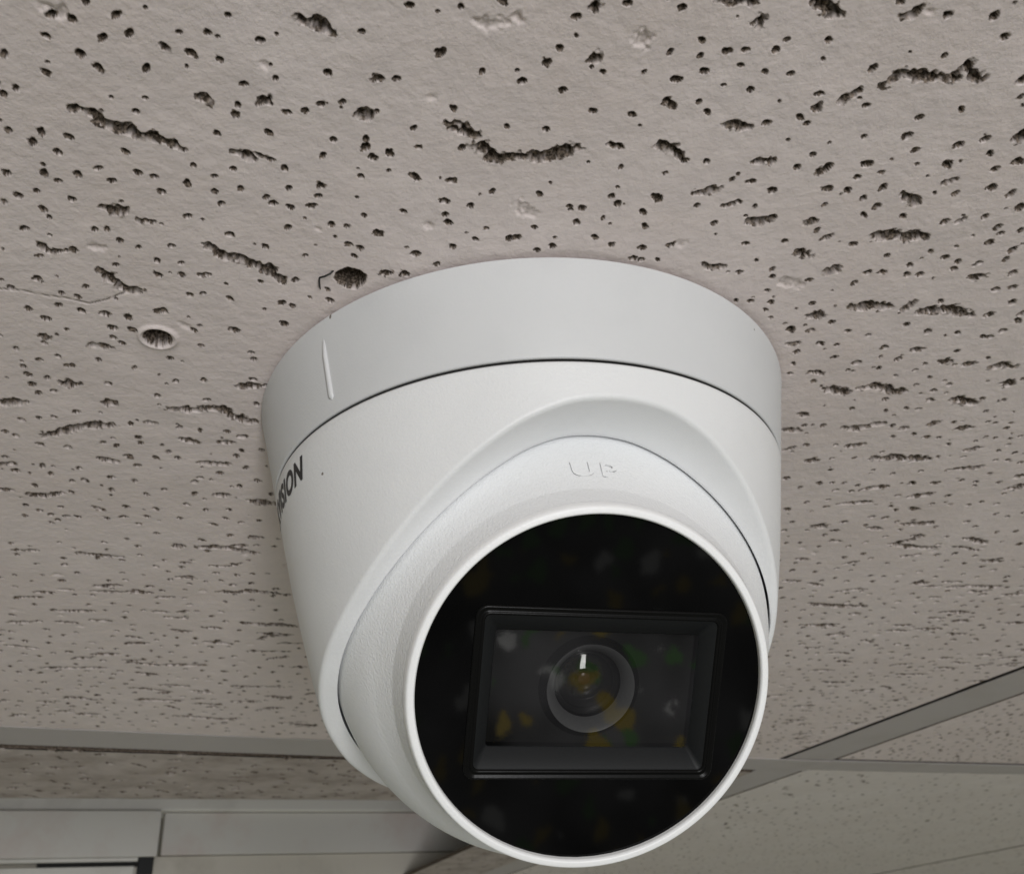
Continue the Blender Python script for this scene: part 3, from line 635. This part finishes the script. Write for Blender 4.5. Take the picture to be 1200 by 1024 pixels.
def clamp1(X, Y):
    c, m = to_cm(X, Y)
    c = np.clip(c, -612, -3); m = np.clip(m, -612, m_edge(c)); return to_xy(c, m)
X, Y, Hh, K = tile_surface(a_r, th, toxy1, fw1, feats, clamp1)
# raised paint ring round the drilled plug hole, and the hairline crack running past it
dr = np.hypot(X + 64.4, Y + 40.2); Hh -= .55 * np.exp(-((dr - 3.1) / .38) ** 2) * (dr < 6)
CRACK = np.array([[-95, -58.5], [-84.7, -56.0], [-81.6, -55.3], [-78.7, -53.8], [-74.8, -52.3], [-72.2, -50.7], [-69.1, -51.3], [-65.3, -52.7]])
sub = np.where((a_r > 60) & (a_r < 190))[0]; s0, s1 = sub[0], sub[-1]
Xs, Ys = X[s0:s1], Y[s0:s1]; best = np.full(Xs.shape, 9.0)
for p, q in zip(CRACK[:-1], CRACK[1:]):
    e = q - p; t = np.clip(((Xs - p[0]) * e[0] + (Ys - p[1]) * e[1]) / (e @ e), 0, 1)
    best = np.minimum(best, np.hypot(Xs - p[0] - t * e[0], Ys - p[1] - t * e[1]))
best += .10 * (vnoise(Xs / .5, Ys / .5) - .5)
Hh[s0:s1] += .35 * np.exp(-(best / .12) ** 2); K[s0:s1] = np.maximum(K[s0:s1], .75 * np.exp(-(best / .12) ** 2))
def sides(c0, c1, m0f, m1f, h=16):
    q = []
    for (ca, ma, cb, mb) in ((c0, m0f(c0), c1, m0f(c1)), (c1, m0f(c1), c1, m1f(c1)), (c1, m1f(c1), c0, m1f(c0)), (c0, m1f(c0), c0, m0f(c0))):
        xa, ya = to_xy(ca, float(ma)); xb, yb = to_xy(cb, float(mb)); q.append(((xa, ya, 0), (xb, yb, 0), (xb, yb, h), (xa, ya, h)))
    v = [to_xy(c, float(f(c))) for c, f in ((c0, m0f), (c1, m0f), (c1, m1f), (c0, m1f))]
    q.append(tuple((x, y, h) for x, y in v)); return q
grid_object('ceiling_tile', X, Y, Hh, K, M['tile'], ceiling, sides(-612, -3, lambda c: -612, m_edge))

def far_tile(c0, c1, m0f, m1f, dc, dm, mat, seed, ang, dens=5.2, p_f=.12, z=0.0, thick=14, rad=(.75, .14)):
    b = np.arange(c0, c1 + dc * .5, dc); b[-1] = c1
    lo = min(float(m0f(c0)), float(m0f(c1))); hi = max(float(m1f(c0)), float(m1f(c1)))
    a = np.arange(lo, hi + dm * .5, dm); a[-1] = hi
    g = np.random.default_rng(seed); n = int((c1 - c0) * (hi - lo) / (dens * dens) * 1.6)
    pts = thin(np.c_[g.uniform(c0 + 4, c1 - 4, n), g.uniform(lo + 4, hi - 4, n)], dens)
    xyp = [to_xy(c, m) for c, m in pts]
    fts = scatter(xyp, lambda x, y: True, rad, seed + 1, p_f, ang, 18)
    def fw(ft):
        P = np.array([[ft[1], ft[2]]]) if ft[0] in 'hd' else ft[2]; w = (abs(ft[3]) if ft[0] in 'hd' else abs(ft[1])) * 1.6 + 1
        c, m = to_cm(P[:, 0], P[:, 1]); return m.min() - w, m.max() + w, c.min() - w, c.max() + w
    def clamp(X, Y):
        c, m = to_cm(X, Y); m = np.clip(m, m0f(c), m1f(c)); return to_xy(c, m)
    X, Y, Hh, K = tile_surface(a, b, lambda A, B: to_xy(B, A), fw, fts, clamp)
    return grid_object('ceiling_tile', X, Y, Hh + z, K, mat, ceiling, sides(c0, c1, m0f, m1f, thick))
K_ = lambda v: (lambda c: np.asarray(c) * 0 + v)
TW = 36.0                                                # width of the main tee's flange
def near_gap(c): return np.interp(c, (-420, -230, 0), (.0, .8, 3.0))
def far_gap(c): return np.interp(c, (-420, -250, -150), (10.0, 7.0, .3))
FL = 29.0
def strip_near(c): return m_edge(c) + near_gap(c) + FL + far_gap(c)
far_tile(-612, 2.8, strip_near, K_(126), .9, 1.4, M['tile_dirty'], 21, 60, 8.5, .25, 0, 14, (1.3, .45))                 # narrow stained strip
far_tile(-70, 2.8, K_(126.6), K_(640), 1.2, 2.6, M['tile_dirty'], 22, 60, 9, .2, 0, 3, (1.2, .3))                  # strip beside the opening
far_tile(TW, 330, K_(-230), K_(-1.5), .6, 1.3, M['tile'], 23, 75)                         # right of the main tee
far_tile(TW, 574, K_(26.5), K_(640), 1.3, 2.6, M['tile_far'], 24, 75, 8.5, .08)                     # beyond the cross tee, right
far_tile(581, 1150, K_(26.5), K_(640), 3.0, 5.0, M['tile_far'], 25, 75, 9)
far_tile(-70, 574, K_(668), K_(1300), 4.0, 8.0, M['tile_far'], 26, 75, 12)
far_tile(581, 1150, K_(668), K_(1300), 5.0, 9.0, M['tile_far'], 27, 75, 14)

def strip(name, pts, z0, z1, mat, parent):               # flat bar over a cross/main polygon (4 corners)
    v = [(*[k * MM for k in to_xy(c, m)], z * MM) for z in (z0, z1) for c, m in pts]
    o = link(name, mesh(name, v, BOXF, False), mat, parent)
    b = o.modifiers.new('bevel', 'BEVEL'); b.width = .3 * MM; b.segments = 2
    return o
strip('main_tee', [(3.2, -900), (TW - .4, -900), (TW - .4, 1500), (3.2, 1500)], .4, .95, M['tee'], ceiling)
f0 = lambda c: float(m_edge(c) + near_gap(c)); 
strip('cross_tee', [(-612, f0(-612)), (-230, f0(-230)), (-230, f0(-230) + FL), (-612, f0(-612) + FL)], -.2, .7, M['tee'], ceiling)
strip('cross_tee', [(-229.6, f0(-230)), (TW, 3.6), (TW, 28.5), (-229.6, f0(-230) + FL)], -.5, .2, M['tee'], ceiling)
strip('cross_tee', [(TW + .4, 3.5), (570, 3.5), (570, 26), (TW + .4, 26)], -.1, .7, M['tee'], ceiling)
strip('cross_tee', [(-70, 640.5), (-.6, 640.5), (-.6, 667.5), (-70, 667.5)], .2, 1.8, M['tee'], ceiling)
strip('cross_tee', [(TW + .4, 640.5), (1200, 640.5), (1200, 667.5), (TW + .4, 667.5)], .2, 1.8, M['tee'], ceiling)
strip('tee_web', [(12, -900), (16, -900), (16, 1500), (12, 1500)], 2.4, 40, M['plenum'], ceiling)

# ------------------------------------------------------------------ white panel seen through the opening, lower left
MW = 500.0
panel = tag(link('bulkhead_panel', None, None, None, (0, 0, ZC)), 'white bulkhead with beige lower edge seen beyond the stained strip, lower left', 'panel')
cm_box('upper_moulding', -900, 120, MW - 6, MW + 30, 58.5, 135, M['white_trim'], panel, None, 2.0)
cm_box('face_board', -291, 118, MW, MW + 28, 23, 58, M['white_panel'], panel, None, .6)
cm_box('lower_board', -900, 116, MW + 3, MW + 29, -6, 22.4, M['beige'], panel, None, .6)
boxu = tag(link('blind_box', None, None, None, (0, 0, ZC)), 'white box cover with a dark slot along its bottom, lower left corner', 'box')
cm_box('cover', -900, -295, MW - 16, MW - 1, 20, 57.2, M['white_panel'], boxu, None, .8)
cm_box('bottom_edge', -900, -310, MW - 15, MW - 2, 16.6, 19.6, M['white_trim'], boxu, None, .4)
cm_box('slot', -388, -309, MW - 13, MW - 3, 13.6, 16.3, M['gap'], boxu)
cm_box('end_cap', -309.5, -297, MW - 14, MW - 3, 6, 19.8, M['slope'], boxu, None, .5)
cm_box('lower_rail', -900, -312, MW - 12, MW - 2, 4, 13.2, M['white_trim'], boxu, None, .5)

# ------------------------------------------------------------------ the security camera
root = tag(link('security_camera', None, None, None, (0, 0, ZC)), 'white turret security camera with round black glass front, mounted on the speckled ceiling tile', 'camera')

PZ = np.array([0, .1, .2, .3, .4, .5, .6, .7, .8, .9, 1.0, 1.1, 1.2, 1.3, 1.4]); PR = np.array([.995, .975, .954, .933, .911, .890, .868, .845, .820, .793, .766, .737, .700, .652, .59])
def prof(z): return np.interp(z, PZ, PR)
NS = 384
AZ = np.linspace(-math.pi, math.pi, NS, endpoint=False)     # azimuth from the viewer's side (-y), positive to the right
def ring(r, z): r = np.broadcast_to(r, AZ.shape); z = np.broadcast_to(z, AZ.shape); return np.stack([r * np.sin(AZ), -r * np.cos(AZ), -z], 1) * U

# mounting base
bp = fillet([(.90, .014), (.9945, .014), (prof(.10), .10), (prof(.2), .2), (prof(.334), .334), (prof(.334) - .008, .3385), (prof(.334) - .010, .300), (.80, .300)], [0, .006, 0, 0, .003, 0, 0, 0])
V, F = loft([ring(a, b) for a, b in bp], flip=True)
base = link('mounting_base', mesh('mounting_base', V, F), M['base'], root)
# moulded index ridge on the base
rp = []
ridge_az = np.radians(-39.6)
for t in np.linspace(0, 1, 24):
    z = .062 + t * (.293 - .062); wdt = .0110 * min(1, math.sqrt(max(0, (1 - t) * 26))) * (.72 + .28 * t)
    hgt = .010 * min(1, t * 3) * min(1, math.sqrt(max(0, (1 - t) * 14)))
    row = []
    for s in np.linspace(-1, 1, 11):
        r_ = prof(z) - .0015 + hgt * math.sqrt(max(0, 1 - s * s)); a = ridge_az + (s * wdt) / r_
        row.append((r_ * math.sin(a) * U, -r_ * math.cos(a) * U, -z * U))
    rp.append(np.array(row))
V, F = loft(rp, closed_u=False, flip=True)
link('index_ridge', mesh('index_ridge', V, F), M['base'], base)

# eyeball frame of reference
S = np.array([.024, -.005, -.814]); RB = .745
N_ = np.array([.171, -.776, -.607]); N_ /= np.linalg.norm(N_)
Uv = np.cross(N_, [0, 0, 1.]); Uv /= np.linalg.norm(Uv)
Uv = Uv if Uv[0] > 0 else -Uv
Vv = np.cross(Uv, N_); Vv = Vv if Vv[2] > 0 else -Vv
RO = math.radians(-1.9)
Ur = Uv * math.cos(RO) + Vv * math.sin(RO); Vr = -Uv * math.sin(RO) + Vv * math.cos(RO)

# housing: tapered shell, cut by the tilted socket opening
LT = np.array([(0, .452), (10, .465), (20, .52), (30, .605), (40, .70), (50, .795), (60, .88), (70, .95), (85, 1.035), (100, 1.105), (110, 1.155), (120, 1.20), (135, 1.245), (155, 1.275), (180, 1.285)])
phi = np.degrees((AZ - math.radians(19) + math.pi) % (2 * math.pi) - math.pi)
zl = np.interp(np.abs(phi), LT[:, 0], LT[:, 1])
ker = np.exp(-np.linspace(-2, 2, 17) ** 2); ker /= ker.sum()
zl = np.convolve(np.r_[zl[-8:], zl, zl[:8]], ker, 'valid')
dirs = np.stack([np.sin(AZ), -np.cos(AZ)], 1)
def ball_r(z, rb):
    """distance from the vertical axis to the ball's surface at depth z in each azimuth"""
    rz = np.sqrt(np.maximum(rb * rb - (z - .814) ** 2, .05)); b_ = dirs @ S[:2]; c_ = S[:2] @ S[:2] - rz * rz
    return b_ + np.sqrt(np.maximum(b_ * b_ - c_, 1e-4))
rows = []
zt = .3458
rows += [(AZ * 0 + .80, AZ * 0 + zt), (AZ * 0 + prof(zt) - .012, AZ * 0 + zt), (AZ * 0 + prof(zt) - .004, AZ * 0 + zt + .0015), (AZ * 0 + prof(zt + .008), AZ * 0 + zt + .009)]
fr = .018                                                    # lip rounding
for t in np.linspace(.06, 1, 26):
    z = zt + .009 + t * (zl - fr - zt - .009); rows.append((prof(z), z))
rl = prof(zl)
slope = (prof(zl) - prof(zl - .05)) / .05
for t in np.linspace(.15, 1, 8):                             # rounded lip: quadratic from the wall to the shelf
    r0, z0 = prof(zl - fr), zl - fr; r2, z2 = rl - fr * 1.1, zl - .001
    rows.append(((1 - t) ** 2 * r0 + 2 * t * (1 - t) * (rl + .001) + t * t * r2, (1 - t) ** 2 * z0 + 2 * t * (1 - t) * (zl + .002) + t * t * z2))
rin = ball_r(zl, RB + .0095)
for t in np.linspace(.1, 1, 10):                             # shelf, slightly dished
    r_ = (rl - fr * 1.1) * (1 - t) + rin * t; rows.append((r_, zl - .001 - .010 * np.sin(t * math.pi * .5) * np.clip((rl - rin) / .2, 0, 1)))
for dz in (.004, .05, .16):
    zz_ = rows[-1][1] - dz if dz == .004 else zl - .03 - dz
    rows.append((np.minimum(ball_r(np.maximum(zz_, .36), RB + (.008 if dz < .01 else .012)), prof(zz_) - .01), zz_))
V, F = loft([np.stack([r_ * np.sin(AZ), -r_ * np.cos(AZ), -z_], 1) * U for r_, z_ in rows], flip=True)
housing = link('housing', mesh('housing', V, F), M['shell'], root)

# lettering: text wrapped on the housing
def text_mesh(body, shear=0.0, offset=0.0, extrude=0.0, spacing=1.0):
    cu = bpy.data.curves.new('text', 'FONT'); cu.body = body; cu.shear = shear; cu.offset = offset; cu.extrude = extrude
    cu.resolution_u = 6; cu.space_character = spacing
    o = bpy.data.objects.new('text', cu); col.objects.link(o)
    dg = bpy.context.evaluated_depsgraph_get(); dg.update()
    me = bpy.data.meshes.new_from_object(o.evaluated_get(dg))
    bpy.data.objects.remove(o); return me
def subdiv(me, n):
    import bmesh
    bm = bmesh.new(); bm.from_mesh(me); bmesh.ops.triangulate(bm, faces=bm.faces)
    bmesh.ops.subdivide_edges(bm, edges=bm.edges, cuts=n, use_grid_fill=True); bm.to_mesh(me); bm.free()
me = text_mesh('HIKVISION', .30, .042, 0, 1.10); subdiv(me, 3)
co = np.array([v.co for v in me.vertices]); co[:, 0] -= co[:, 0].max(); hcap = co[:, 1].max() - co[:, 1].min(); co[:, 1] -= co[:, 1].min()
k = .076 / hcap
for v, c in zip(me.vertices, co):
    z = .462 - c[1] * k; r_ = prof(z) + .0012; a = math.radians(-51.9) + c[0] * k * 1.0 / .9
    v.co = (r_ * math.sin(a) * U, -r_ * math.cos(a) * U, -z * U)
link('lettering', me, M['ink'], housing)

# eyeball
def ball_ring(r, d, n=256):
    t = np.linspace(0, 2 * math.pi, n, endpoint=False)
    return (S + N_ * d + r * (np.cos(t)[:, None] * Uv + np.sin(t)[:, None] * Vv)) * U
pts = [(RB * math.sin(p_), RB * math.cos(p_)) for p_ in np.radians(np.linspace(150, 54, 60))]
pts += [tuple(q) for q in fillet([(.603, .438), (.5615, .511), (.5385, .590)], [0, .006, 0])][1:]
V, F = loft([ball_ring(a, b) for a, b in pts], cap0=True, flip=False)
eye = link('eyeball', mesh('eyeball', V, F), M['ball'], root)
rimp = fillet([(.5385, .588), (.5345, .606), (.5290, .6175), (.5110, .6195), (.5065, .612), (.5060, .585)], [0, .004, .006, .004, .003, 0])
V, F = loft([ball_ring(a, b) for a, b in rimp])
link('rim', mesh('rim', V, F), M['rim'], eye)

me = text_mesh('UP', 0, .014, .08, 1.25); subdiv(me, 2)
co = np.array([v.co for v in me.vertices]); co[:, 0] -= (co[:, 0].max() + co[:, 0].min()) / 2; co[:, 1] -= co[:, 1].min(); ht = co[:, 1].max(); wd = co[:, 0].max()
for v, c in zip(me.vertices, co):
    psi = math.radians(52.0) + c[1] / ht * math.radians(4.6); a = math.radians(1.2) + c[0] / wd * math.radians(6.6)
    R_ = RB + (.0062 if c[2] > 0 else -.002)
    d_ = N_ * math.cos(psi) + math.sin(psi) * (math.cos(a) * Vv + math.sin(a) * Uv)
    v.co = Vector((S + R_ * d_) * U)
link('raised_mark', me, M['ball'], eye)

# black front panel with the framed lens bay
C0 = np.array([.016, -.017])
def rrect(w_, h_, cr, d, n=24, c=C0):
    out = []
    for sx, sy, a0 in ((1, 1, 0), (-1, 1, 90), (-1, -1, 180), (1, -1, 270)):
        for a in np.radians(np.linspace(a0, a0 + 90, n)):
            out.append((c[0] + sx * (w_ / 2 - cr) + cr * math.cos(a), c[1] + sy * (h_ / 2 - cr) + cr * math.sin(a)))
    # straight runs get extra points so that the panel's quads stay even
    o2 = []
    for i, p_ in enumerate(out):
        q = out[(i + 1) % len(out)]; o2.append(p_)
        if math.dist(p_, q) > .1:
            for t in np.linspace(0, 1, 26)[1:-1]: o2.append((p_[0] + (q[0] - p_[0]) * t, p_[1] + (q[1] - p_[1]) * t))
    P = np.array(o2)
    return (S + N_ * d + P[:, :1] * Ur + P[:, 1:2] * Vr) * U, P
R0, P0 = rrect(.742, .505, .035, .600)
ang_ = np.arctan2(P0[:, 1], P0[:, 0])
circ = lambda r_, d: (S + N_ * d + r_ * (np.cos(ang_)[:, None] * Ur + np.sin(ang_)[:, None] * Vr)) * U
V, F = loft([circ(.5062, .600), circ(.470, .600), R0], flip=False)
fpanel = link('front_panel', mesh('front_panel', V, F), M['gloss'], root)
fr_ = [(.742, .505, .035, .6002), (.738, .501, .033, .6085), (.726, .489, .029, .6095), (.716, .479, .025, .604), (.704, .467, .022, .604), (.700, .463, .022, .6075), (.690, .453, .020, .6075), (.684, .447, .018, .601)]
V, F = loft([rrect(*q)[0] for q in fr_])
frame = link('bay_frame', mesh('bay_frame', V, F), M['frame'], root)
V, F = loft([rrect(*q)[0] for q in [(.684, .447, .018, .6008), (.678, .441, .016, .598), (.612, .346, .010, .566), (.608, .342, .010, .560)]])
link('sloped_wall', mesh('sloped_wall', V, F), M['slope'], frame)
V, F = loft([rrect(.608, .342, .010, .5645)[0], rrect(.30, .16, .010, .5645)[0]], cap1=True)
link('window_glass', mesh('window_glass', V, F, False), M['glass'], frame)
R1, P1 = rrect(.610, .344, .010, .535)
a1 = np.arctan2(P1[:, 1] - C0[1], P1[:, 0] - C0[0])
hole = (S + N_ * .535 + (C0[0] - .006 + .148 * np.cos(a1))[:, None] * Ur + (C0[1] + .148 * np.sin(a1))[:, None] * Vr) * U
V, F = loft([rrect(.610, .344, .010, .561)[0], R1, hole])
bay = link('lens_bay', mesh('lens_bay', V, F, False), M['bay'], root)
LC = np.array([.010, -.017])
def lring(r_, d, n=96, c=LC):
    t = np.linspace(0, 2 * math.pi, n, endpoint=False)
    return (S + N_ * d + (c[0] + r_ * np.cos(t))[:, None] * Ur + (c[1] + r_ * np.sin(t))[:, None] * Vr) * U
V, F = loft([lring(*q) for q in [(.152, .5352), (.150, .540), (.137, .5415), (.134, .556), (.130, .5575), (.1285, .556), (.100, .515), (.099, .49)]])
lens = link('lens', mesh('lens', V, F), M['frame'], root)
V, F = loft([lring(*q) for q in [(.1315, .5578), (.1290, .5572), (.1010, .5165), (.1005, .512)]])
link('lens_ring', mesh('lens_ring', V, F), M['ring'], lens)
dome = [(.101 * math.sin(p_) / math.sin(1.0), .5100 + .026 * (math.cos(p_) - math.cos(1.0)) / (1 - math.cos(1.0))) for p_ in np.linspace(1.0, .04, 16)]
V, F = loft([lring(*q) for q in dome], cap1=True)
def lens_glass():
    m, nt, b = new_mat('coated_lens_glass'); out = nt.nodes['Material Output']
    tr = nd(nt, 'BsdfTransparent'); tr.inputs[0].default_value = (0.85, 0.83, 0.85, 1)
    gl = nd(nt, 'BsdfGlossy'); gl.inputs['Roughness'].default_value = 0.02
    fr = nd(nt, 'Fresnel', IOR=1.6); mx = nd(nt, 'MixShader')
    nt.links.new(fr.outputs[0], mx.inputs[0]); nt.links.new(tr.outputs[0], mx.inputs[1]); nt.links.new(gl.outputs[0], mx.inputs[2])
    nt.links.new(mx.outputs[0], out.inputs['Surface']); return m
link('lens_dome', mesh('lens_dome', V, F), lens_glass(), lens)
V, F = loft([lring(*q) for q in [(.101, .508), (.085, .508), (.060, .492), (.057, .493), (.054, .490), (.040, .480), (.036, .4795), (.034, .481), (.030, .4795), (.020, .476)]], cap1=True)
link('lens_barrel', mesh('lens_barrel', V, F), M['frame'], lens)
V, F = loft([lring(*q) for q in [(.018, .4766), (.014, .4785), (.006, .4795)]], cap1=True)
link('lens_core', mesh('lens_core', V, F), M['iris'], lens)

# ------------------------------------------------------------------ bent wire by the drilled hole
wp = np.array([(-29.6, -54.0, .8), (-30.6, -53.9, -.35), (-31.6, -53.6, -.6), (-32.5, -53.4, -.65), (-32.75, -52.6, -.6), (-33.0, -51.2, -.45), (-33.15, -49.9, -.1)])
rings_ = []
for i, p_ in enumerate(wp):
    tdir = wp[min(i + 1, len(wp) - 1)] - wp[max(i - 1, 0)]; tdir /= np.linalg.norm(tdir)
    a_ = np.cross(tdir, [0, 0, 1.]); a_ /= np.linalg.norm(a_); b_ = np.cross(tdir, a_)
    t = np.linspace(0, 2 * math.pi, 8, endpoint=False); rw = .17 * (1 if i < 6 else .6)
    rings_.append((p_ - wp[3] + rw * (np.cos(t)[:, None] * a_ + np.sin(t)[:, None] * b_)) * MM)
V, F = loft(rings_, cap0=True, cap1=True)
wire = link('wire_staple', mesh('wire_staple', V, F), M['wire'], None, (wp[3][0] * MM, wp[3][1] * MM, ZC + wp[3][2] * MM))
tag(wire, 'thin black bent wire sticking out of the drilled hole beside the camera base', 'wire')
